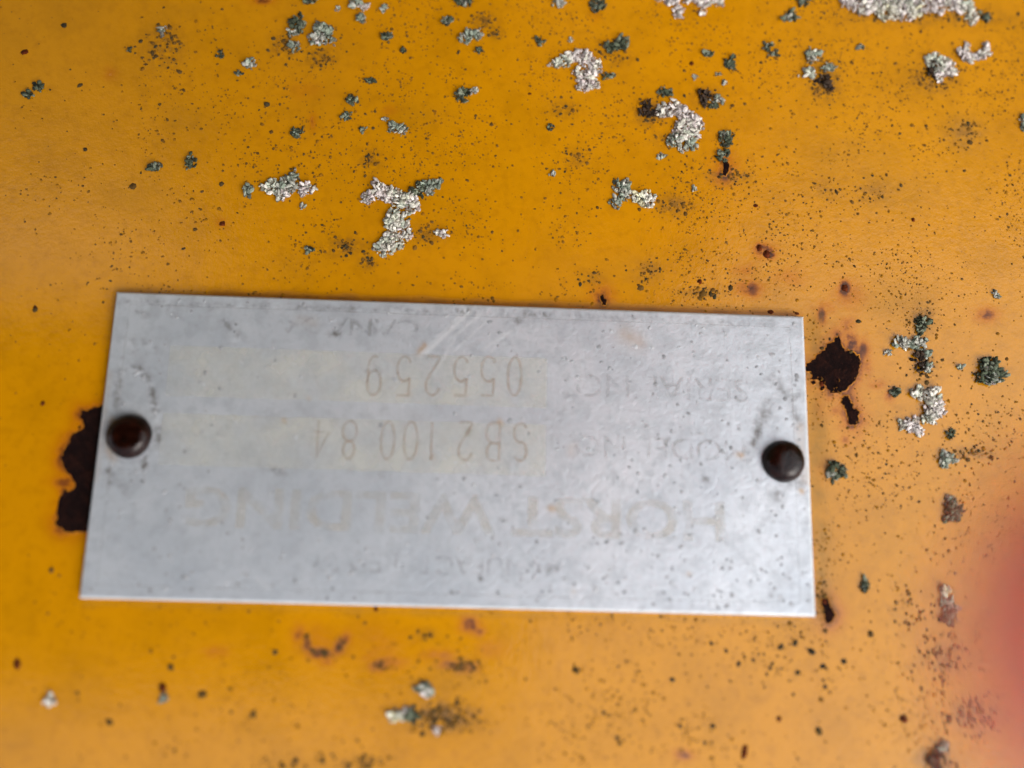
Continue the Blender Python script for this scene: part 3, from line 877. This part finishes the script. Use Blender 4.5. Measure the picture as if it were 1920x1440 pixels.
BIG = [
    ('pale crusty lichen bent like a hook with dark tuft at its side', [(1043, 120, 12, 'L', 9), (1060, 113, 14, 'L'), (1080, 108, 16, 'W', 12), (1100, 112, 15, 'W'), (1118, 122, 12, 'W'), (1108, 138, 13, 'W'), (1085, 138, 11, 'W'), (1098, 152, 15, 'W'), (1092, 163, 11, 'W'), (1112, 158, 11, 'W'), (1140, 143, 13, 'D', 6)]),
    ('large white and grey lichen with brown mould along one side', [(1243, 207, 14, 'W'), (1262, 205, 15, 'W'), (1283, 218, 17, 'W'), (1301, 230, 17, 'W'), (1275, 240, 13, 'W'), (1263, 264, 13, 'G'), (1284, 262, 19, 'L'), (1300, 247, 13, 'W'), (1295, 274, 12, 'G'), (1212, 196, 12, 'B', 9), (1216, 214, 18, 'B', 9)]),
    ('T-shaped grey white lichen crust above the plate', [(690, 372, 13, 'W'), (711, 357, 17, 'W'), (730, 366, 15, 'W'), (750, 374, 19, 'L'), (772, 384, 15, 'W'), (784, 356, 13, 'D'), (803, 352, 14, 'G'), (820, 345, 8, 'G'), (735, 414, 18, 'L'), (758, 410, 13, 'L'), (742, 434, 17, 'W'), (764, 441, 9, 'W'), (727, 458, 17, 'L'), (714, 468, 12, 'L'), (746, 454, 13, 'L')]),
    ('grey green lichen crust with a bright white knob', [(507, 350, 15, 'L'), (525, 357, 16, 'G'), (544, 345, 17, 'G'), (552, 330, 10, 'G'), (573, 355, 16, 'W', 13), (534, 363, 13, 'W')]),
    ('grey green double-lobed lichen next to a yellowish knob', [(1166, 352, 16, 'G'), (1172, 364, 12, 'G'), (1154, 380, 11, 'G')]),
    ('rounded yellowish white lichen knob', [(1204, 372, 19, 'Y', 14), (1216, 376, 14, 'L')]),
    ('long ragged band of white and yellow-green lichen', [(1585, 4, 12, 'W'), (1600, 10, 14, 'W'), (1622, 14, 16, 'W'), (1645, 20, 15, 'L'), (1665, 24, 18, 'Y'), (1690, 24, 17, 'W'), (1716, 25, 12, 'Y'), (1700, 6, 20, 'L'), (1660, 4, 18, 'L'), (1735, 10, 18, 'W'), (1762, 7, 16, 'W'), (1790, 9, 15, 'W'), (1812, 14, 14, 'L'), (1822, 36, 10, 'L', 14), (1640, -12, 26, 'W'), (1700, -16, 30, 'W'), (1770, -14, 26, 'W')]),
    ('small white lichen fringe with hanging tip', [(1262, 4, 12, 'W'), (1272, 22, 10, 'W', 14), (1318, 4, 15, 'W', 9), (1345, 4, 16, 'W', 9), (1317, 22, 7, 'W', 9), (1240, -10, 14, 'W'), (1300, -10, 20, 'W')]),
    ('feathery white lichen fan beside brown mould', [(1748, 112, 14, 'L'), (1762, 122, 18, 'L'), (1776, 130, 15, 'W'), (1762, 142, 11, 'W'), (1746, 134, 9, 'B', 12), (1785, 134, 10, 'W', 6)]),
    ('spiky white lichen tuft standing off the paint', [(1806, 102, 11, 'W', 13), (1818, 108, 10, 'W'), (1834, 106, 10, 'W'), (1846, 94, 9, 'W', 14), (1812, 88, 6, 'W', 10)]),
    ('pale grey lichen disc above a brown mould patch', [(1522, 105, 15, 'G', 13), (1524, 103, 9, 'L')]),
    ('pair of pale grey lichen lobes edging brown mould', [(1514, 138, 14, 'L', 11), (1553, 127, 16, 'G', 8), (1545, 150, 14, 'B', 8), (1552, 165, 11, 'B', 7)]),
    ('dark grey tuft mixed with brown mould', [(1322, 182, 13, 'B'), (1344, 187, 13, 'G', 8), (1338, 198, 9, 'D', 6)]),
    ('two stacked dark green lichen lobes over a black chip', [(1360, 262, 13, 'D', 17), (1354, 294, 11, 'D', 12), (1362, 256, 9, 'G')]),
    ('grey green rosette lichen with pale centre', [(603, 68, 22, 'G'), (594, 72, 9, 'W'), (614, 60, 12, 'G')]),
    ('dark green lichen cushion beside a rosette', [(558, 44, 15, 'D'), (549, 63, 10, 'G', 7), (565, 55, 9, 'D')]),
    ('smooth pale green lichen disc below dark cushion', [(551, 88, 13, 'G', 8)]),
    ('grey leafy lichen flake near a brown mould ring', [(872, 70, 12, 'G'), (886, 66, 14, 'G', 10), (897, 64, 8, 'G')]),
    ('grey lichen cap on a brown patch', [(742, 240, 14, 'G', 11), (755, 245, 10, 'G')]),
    ('broad dark green lichen flake with ragged rim', [(1146, 88, 14, 'D', 10), (1162, 84, 14, 'D', 13), (1172, 78, 8, 'D')]),
    ('dark green lichen cushion with small grey companion', [(866, 180, 15, 'D', 13), (887, 171, 9, 'G', 7)]),
    ('grey green lichen with dark brown underside near the rust chip', [(1690, 641, 14, 'G', 11), (1694, 648, 8, 'W', 6), (1720, 645, 18, 'G', 13), (1736, 664, 9, 'G'), (1722, 668, 12, 'B', 10), (1738, 690, 10, 'G', 8), (1726, 690, 9, 'B', 12), (1664, 661, 7, 'G', 5), (1730, 606, 13, 'D', 12), (1724, 622, 7, 'D', 10)]),
    ('round grey and white lichen cushion with dark rim', [(1854, 698, 26, 'D', 25), (1856, 700, 19, 'G', 17), (1850, 690, 8, 'Y', 6), (1860, 712, 11, 'W', 9)]),
    ('plump white lichen oval with yellow tints', [(1720, 737, 13, 'L', 11), (1744, 744, 20, 'L', 18), (1752, 765, 18, 'W', 20), (1740, 783, 15, 'L', 13), (1748, 752, 9, 'Y')]),
    ('white lichen clump touching a plump oval one', [(1708, 797, 18, 'W', 15), (1693, 797, 10, 'L', 8), (1722, 808, 10, 'W', 9)]),
    ('small grey lichen with black mottling beside mould', [(1773, 861, 13, 'G', 16), (1768, 870, 8, 'L', 8)]),
    ('dark green mossy lichen close to the plate edge', [(1566, 884, 17, 'D', 17), (1558, 890, 8, 'G', 7)]),
    ('dark green upright lichen tuft with yellow edge', [(1785, 957, 18, 'D', 22), (1780, 938, 9, 'G', 8)]),
    ('tall dark grey lichen with pale yellow tip', [(1768, 1109, 8, 'Y', 11), (1774, 1130, 13, 'G', 14), (1777, 1156, 15, 'D', 17), (1786, 1140, 8, 'G', 8)]),
    ('grey lichen over a dark brown strand', [(1765, 1398, 13, 'G', 9), (1752, 1424, 10, 'B', 18)]),
    ('white grey lichen crumb above black mould', [(797, 1292, 17, 'G', 12), (804, 1298, 9, 'W', 8)]),
    ('yellow white lichen curl beside black mould', [(742, 1342, 16, 'Y', 10), (764, 1332, 8, 'W', 9), (772, 1340, 12, 'D', 14)]),
    ('tiny white lichen bead inside black mould', [(820, 1368, 7, 'W', 6)]),
    ('pinkish white lichen crumb beside a T-shaped crust', [(822, 437, 9, 'W', 6), (834, 439, 8, 'W', 7)]),
    ('lone white crumb on clean yellow paint', [(95, 1312, 10, 'W', 11)]),
    ('grey white lichen at the head of small green tufts', [(668, 4, 13, 'G', 10), (682, 12, 12, 'W', 7)]),
    ('twin dark grey lichen dots', [(55, 177, 10, 'D', 7), (73, 164, 11, 'D', 8)]),
    ('half-hidden grey lichen bordering the open yellow paint', [(1920, 230, 10, 'G', 15)]),
]
for label, blobs in BIG:
    lichen(blobs, label)

SMALL = {
    ('small dark green lichen tuft alone on the yellow paint', 'D'): [(414, 101, 7, 8), (469, 120, 0, 0), (556, 249, 12, 9), (292, 315, 13, 8), (359, 305, 9, 13), (580, 2, 12, 8), (726, 70, 11, 9), (757, 95, 7, 5), (838, 40, 11, 9), (870, 3, 18, 11), (899, 95, 9, 6), (1120, 10, 16, 12),
        (1013, 80, 8, 6), (1245, 174, 14, 8), (660, 188, 11, 9), (651, 219, 10, 8), (694, 152, 9, 6), (1032, 239, 6, 6), (1482, 32, 14, 11), (1850, 32, 15, 8), (1328, 102, 11, 7), (1368, 121, 11, 13), (1613, 89, 9, 5), (1505, 4, 12, 8),
        (580, 468, 9, 6), (1622, 1098, 9, 13), (1677, 735, 9, 9), (1782, 814, 7, 9), (243, 94, 5, 4), (447, 137, 7, 5), (681, 243, 7, 5), (1440, 88, 9, 8), (1452, 101, 10, 7), (1008, 74, 5, 4)],
    ('small grey green lichen tuft alone on the yellow paint', 'G'): [(305, 57, 8, 9), (469, 120, 10, 10), (466, 358, 11, 12), (677, 35, 9, 9), (721, 16, 7, 7), (723, 224, 6, 4), (1048, 8, 12, 8), (1036, 326, 6, 5), (1240, 293, 9, 5), (1302, 145, 6, 5), (1347, 140, 6, 3), (1357, 156, 5, 5), (1302, 355, 5, 5),
        (1800, 689, 6, 6), (308, 1309, 7, 8), (634, 18, 5, 4), (567, 387, 5, 5), (1070, 75, 5, 4), (1865, 552, 8, 8)],
}
NEAR = ['the hook-shaped white lichen', 'the big white lichen with mould', 'the T-shaped lichen crust', 'the white-knobbed grey crust', 'the double-lobed grey lichen', 'the yellowish lichen knob',
        'the long ragged lichen band', 'the white lichen fringe', 'the feathery white fan', 'the spiky white tuft', 'the pale grey disc', 'the paired grey lobes', 'the dark tuft with mould', 'the two stacked green lobes',
        'the grey green rosette', 'the dark green cushion', 'the smooth green disc', 'the grey leafy flake', 'the grey lichen cap', 'the broad dark flake', 'the cushion with grey companion', 'the brown-bellied grey lichen',
        'the round dark-rimmed cushion', 'the plump white oval', 'the white clump', 'the mottled grey lichen', 'the mossy lichen by the plate', 'the yellow-edged tuft', 'the tall pale-tipped lichen', 'the brown strand',
        'the crumb above black mould', 'the yellow white curl', 'the white bead in mould', 'the pinkish white crumb', 'the lone white crumb', 'the grey white lichen head', 'the twin grey dots', 'the half-hidden grey lichen']
cent = np.array([[np.mean([b[0] for b in bl]), np.mean([b[1] for b in bl])] for _, bl in BIG])
for (label, pal), items in SMALL.items():
    colour = 'dark green' if pal == 'D' else 'grey green'
    for (x, y, rx, ry) in items:
        if rx:
            k = int(np.argmin(np.hypot(cent[:, 0] - x, cent[:, 1] - y)))
            size = 'tiny' if rx * ry < 45 else ('small' if rx * ry < 110 else 'sizeable')
            form = 'upright' if ry > rx * 1.2 else ('stretched' if rx > ry * 1.4 else 'round')
            lichen([(x, y, rx, pal, ry)] + ([(x - 2, y + 1, rx * .55, 'G', ry * .55)] if pal == 'D' and rx > 8 else []),
                   '%s %s %s lichen tuft near %s' % (size, form, colour, NEAR[k]), 'small lichen tufts scattered over the paint', name='lichen_tuft')

# ------------------------------------------------------------------ the phone that takes the picture (its dark back is mirrored in the paint)
def cam_pt(x, y, z):
    """camera frame (x right, y up, z forward) -> world"""
    return CAM_M @ Vector((x, y, -z))


def rounded_box(x0, x1, y0, y1, z0, z1, r, n=6):
    pts = []
    for cx, cy, a0 in ((x1 - r, y1 - r, 0), (x0 + r, y1 - r, 90), (x0 + r, y0 + r, 180), (x1 - r, y0 + r, 270)):
        for i in range(n + 1):
            a = math.radians(a0 + 90 * i / n)
            pts.append((cx + r * math.cos(a), cy + r * math.sin(a)))
    m = len(pts)
    V = [(x, y, z0) for x, y in pts] + [(x, y, z1) for x, y in pts]
    F = [[i, (i + 1) % m, m + (i + 1) % m, m + i] for i in range(m)] + [list(range(m))[::-1], list(range(m, 2 * m))]
    return V, F


PHX0, PHX1, PHY0, PHY1 = -0.140, 0.009, -0.0280, 0.0540
PHONEM = mat_simple('phone_back', (0.020, 0.020, 0.022), 0.35)
GLASSM = mat_simple('phone_glass', (0.004, 0.004, 0.005), 0.06)
ph0 = cam_pt(0, 0, -0.004)
phone = empty('phone', ph0, frame=False)
tag(phone, 'dark phone held over the plate, mirrored in the glossy paint', 'phone')


def cam_mesh(name, V, F, mat, parent):
    W = [cam_pt(*v) for v in V]
    return mesh_obj(name, [w[:] for w in W], F, mat, parent=parent, origin=tuple(ph0), frame=False)


V, F = rounded_box(PHX0, PHX1, PHY0, PHY1, -0.0105, -0.0028, 0.009)
cam_mesh('phone_body', V, F, PHONEM, phone)
V, F = rounded_box(PHX0 + .003, PHX1 - .003, PHY0 + .003, PHY1 - .003, -0.0110, -0.01055, 0.007)
cam_mesh('screen', V, F, GLASSM, phone)
for (lx, ly) in ((-0.0005, 0.0), (-0.0005, 0.019)):
    n = 24
    V = []
    for zz, rr in ((-0.0028, .0066), (-0.0015, .0066), (-0.0015, .0050), (-0.0022, .0046)):
        V += [(lx + rr * math.cos(2 * math.pi * i / n), ly + rr * math.sin(2 * math.pi * i / n), zz) for i in range(n)]
    F = [[k * n + i, k * n + (i + 1) % n, (k + 1) * n + (i + 1) % n, (k + 1) * n + i] for k in range(3) for i in range(n)] + [[3 * n + i for i in range(n)]]
    cam_mesh('lens_ring', V, F, GLASSM, phone)

# ------------------------------------------------------------------ the person holding it: one fingertip reaches into view
t = NT('skin')
n = t.noise(160, 4, 0.6)
t.to(t.mix(n, (0.92, 0.44, 0.46), (0.94, 0.53, 0.53)), 'Base Color')
t.set(Roughness=0.5)
t.b.inputs['Subsurface Weight'].default_value = 1.0
t.b.inputs['Subsurface Radius'].default_value = (0.020, 0.007, 0.007)
t.b.inputs['Subsurface Scale'].default_value = 1.0
t.l.new(t.bump(t.noise(1800, 3), 0.2, 0.0001), t.b.inputs['Normal'])
SKIN = t.m
CLOTH = mat_simple('dark_jacket', (0.020, 0.022, 0.028), 0.9, 0, 400, 0.4, 0.001, 0.3)
TROUS = mat_simple('dark_trousers', (0.025, 0.026, 0.030), 0.9, 0, 400, 0.4, 0.001, 0.3)
HAIRM = mat_simple('brown_hair', (0.030, 0.018, 0.010), 0.6, 0, 900, 0.5, 0.001, 0.4)


def skin_obj(name, nodes, edges, mat, parent=None, root=0, sub=2):
    me = bpy.data.meshes.new(name)
    me.from_pydata([tuple(n[0]) for n in nodes], edges, [])
    o = bpy.data.objects.new(name, me)
    COL.objects.link(o)
    mo = o.modifiers.new('Skin', 'SKIN')
    mo.use_smooth_shade = True
    if not me.skin_vertices:
        raise RuntimeError('no skin layer')
    for i, nd in enumerate(nodes):
        r = nd[1] if isinstance(nd[1], tuple) else (nd[1], nd[1])
        me.skin_vertices[0].data[i].radius = r
        me.skin_vertices[0].data[i].use_root = (i == root)
    s = o.modifiers.new('Subdivision', 'SUBSURF')
    s.levels = s.render_levels = sub
    me.materials.append(mat)
    if parent is not None:
        o.parent = parent
    return o


HAND = []           # (point in camera frame mm, radius mm)
bn, be = [], []


def add(p, r, par=None, world=True):
    bn.append((Vector(p), r))
    if par is not None: be.append((par, len(bn) - 1))
    return len(bn) - 1


def cp(x, y, z):
    return cam_pt(x / 1000, y / 1000, z / 1000)


# body (world metres); the person stands a little to the +X side of the plate and bends towards it
hx = 0.035
pel = add((hx, -1.02, 0.96), (.15, .12))
sp1 = add((hx, -0.98, 1.12), (.145, .11), pel)
sp2 = add((hx, -0.88, 1.30), (.16, .115), sp1)
nk = add((hx - .005, -0.76, 1.46), (.060, .060), sp2)
h1 = add((hx - .01, -0.70, 1.545), (.072, .078), nk)
h2 = add((hx - .01, -0.675, 1.62), (.078, .092), h1)
h3 = add((hx - .01, -0.675, 1.70), (.060, .072), h2)
nose = add((hx - .01, -0.575, 1.585), (.010, .010), h1)
for sx in (-1, 1):
    hip = add((hx + sx * .10, -1.02, 0.90), (.088, .09), pel)
    kn = add((hx + sx * .12, -0.97, 0.50), (.058, .06), hip)
    an = add((hx + sx * .13, -1.04, 0.09), (.040, .042), kn)
    add((hx + sx * .145, -0.90, 0.035), (.038, .03), an)
# right arm hangs; left arm reaches to the phone
sr = add((hx + .19, -0.83, 1.37), .055, sp2)
er = add((hx + .25, -0.86, 1.08), .042, sr)
wr = add((hx + .24, -0.72, 0.86), .028, er)
pr = add((hx + .235, -0.68, 0.79), (.036, .020), wr)
for k, (dx, L) in enumerate(((-.03, .07), (-.01, .08), (.01, .075), (.03, .06))):
    a_ = add((hx + .235 + dx, -0.665, 0.755), .0095, pr)
    b_ = add((hx + .235 + dx * 1.1, -0.655, 0.755 - L * .5), .0088, a_)
    add((hx + .235 + dx * 1.1, -0.66, 0.755 - L), .0075, b_)
th = add((hx + .19, -0.66, 0.78), .011, pr)
add((hx + .18, -0.64, 0.745), .009, th)
sl = add((hx - .19, -0.82, 1.37), .055, sp2)
wrist = cp(72, 150, -78)
el_p = (Vector((hx - .19, -0.82, 1.37)) + wrist) / 2 + Vector((-.04, -.06, -.27))
el_ = add(el_p, .043, sl)
wl_ = add(wrist, .027, el_)
palm = add(cp(46, 90, -44), (.034, .020), wl_)
# fingers (camera frame, mm)
chains = [
    [((44, 52, -38), 9.4), ((38, 26, -16), 8.8), ((29, 5, 4), 8.3), ((20.4, -5.6, 16), 7.8), ((14.6, -9.5, 26.5), 7.2)],     # index: its tip looks into the picture
    [((28, 70, -34), 9.4), ((16, 68, -6), 8.6), ((9, 56, 7), 8.0), ((6, 44, 8), 7.0)],
    [((12, 76, -34), 9.0), ((0, 70, -6), 8.2), ((-7, 57, 6), 7.6), ((-9, 46, 7), 6.8)],
    [((-2, 84, -36), 8.2), ((-16, 74, -8), 7.4), ((-22, 62, 4), 6.8), ((-23, 52, 6), 6.0)],
]
for c_ in chains:
    p_ = palm
    for q, r in c_:
        p_ = add(cp(*q), r / 1000, p_)
t1 = add(cp(48, 60, -58), .013, palm)
t2 = add(cp(30, 34, -36), .0105, t1)
t3 = add(cp(6, 16, -22), .0090, t2)
person = skin_obj('person', bn, be, SKIN, sub=2)
tag(person, 'person in dark jacket holding the phone, pink fingertip close to the lens', 'person')

# nail on the reaching finger, on the side turned away from the lens
V, F = [], []
m, k_ = 9, 5
ax = (Vector((14.6, -9.5, 26.5)) - Vector((20.4, -5.6, 16))).normalized()
up_ = (Vector((1, .25, .1)) - ax * Vector((1, .25, .1)).dot(ax)).normalized()
sd_ = ax.cross(up_)
for j in range(k_):
    for i in range(m):
        a = math.radians(-50 + 100 * i / (m - 1))
        q = Vector((20.4, -5.6, 16)) + ax * (2.5 + 9.0 * j / (k_ - 1)) + (up_ * math.cos(a) + sd_ * math.sin(a)) * (7.75 - .12 * j)
        V.append(tuple(q / 1000))
F = [[j * m + i, j * m + i + 1, (j + 1) * m + i + 1, (j + 1) * m + i] for j in range(k_ - 1) for i in range(m - 1)]
NAILM = mat_simple('nail', (0.62, 0.33, 0.27), 0.3)
me = bpy.data.meshes.new('fingernail'); me.from_pydata([cam_pt(*v)[:] for v in V], [], F); me.materials.append(NAILM)
o = bpy.data.objects.new('fingernail', me); COL.objects.link(o); o.parent = person
so = o.modifiers.new('Solidify', 'SOLIDIFY'); so.thickness = 0.0005

# clothes and hair
jn = [(bn[pel][0] + Vector((0, 0, -.04)), (.178, .145)), (bn[sp1][0], (.172, .135)), (bn[sp2][0], (.185, .14)), (bn[nk][0] - Vector((0, .01, .03)), (.072, .072)),
      (bn[sr][0], .075), (bn[er][0], .060), (bn[wr][0], .042), (bn[sl][0], .075), (bn[el_][0], .060), (bn[wl_][0].lerp(bn[el_][0], .12), .042)]
skin_obj('jacket', jn, [(0, 1), (1, 2), (2, 3), (2, 4), (4, 5), (5, 6), (2, 7), (7, 8), (8, 9)], CLOTH, person, 0, 2)
tn = [(bn[pel][0] + Vector((0, 0, -.02)), (.165, .135))]
te = []
for sx in (-1, 1):
    i0 = len(tn)
    tn += [(Vector((hx + sx * .10, -1.02, 0.86)), (.108, .108)), (Vector((hx + sx * .12, -0.97, 0.50)), .080), (Vector((hx + sx * .13, -1.04, 0.10)), .065)]
    te += [(0, i0), (i0, i0 + 1), (i0 + 1, i0 + 2)]
skin_obj('trousers', tn, te, TROUS, person, 0, 2)
hn = [(Vector((hx - .01, -0.735, 1.58)), (.070, .050)), (Vector((hx - .01, -0.715, 1.66)), (.088, .085)), (Vector((hx - .01, -0.69, 1.735)), (.070, .075))]
skin_obj('hair', hn, [(0, 1), (1, 2)], HAIRM, person, 0, 2)
for i_, (dx) in enumerate((-.03, .03)):
    bm = bmesh.new(); bmesh.ops.create_uvsphere(bm, u_segments=12, v_segments=8, radius=.012)
    me = bpy.data.meshes.new('eye'); bm.to_mesh(me); bm.free()
    me.materials.append(GLASSM)
    o = bpy.data.objects.new('eye', me); COL.objects.link(o); o.parent = person; o.location = (hx - .01 + dx, -0.597, 1.625)
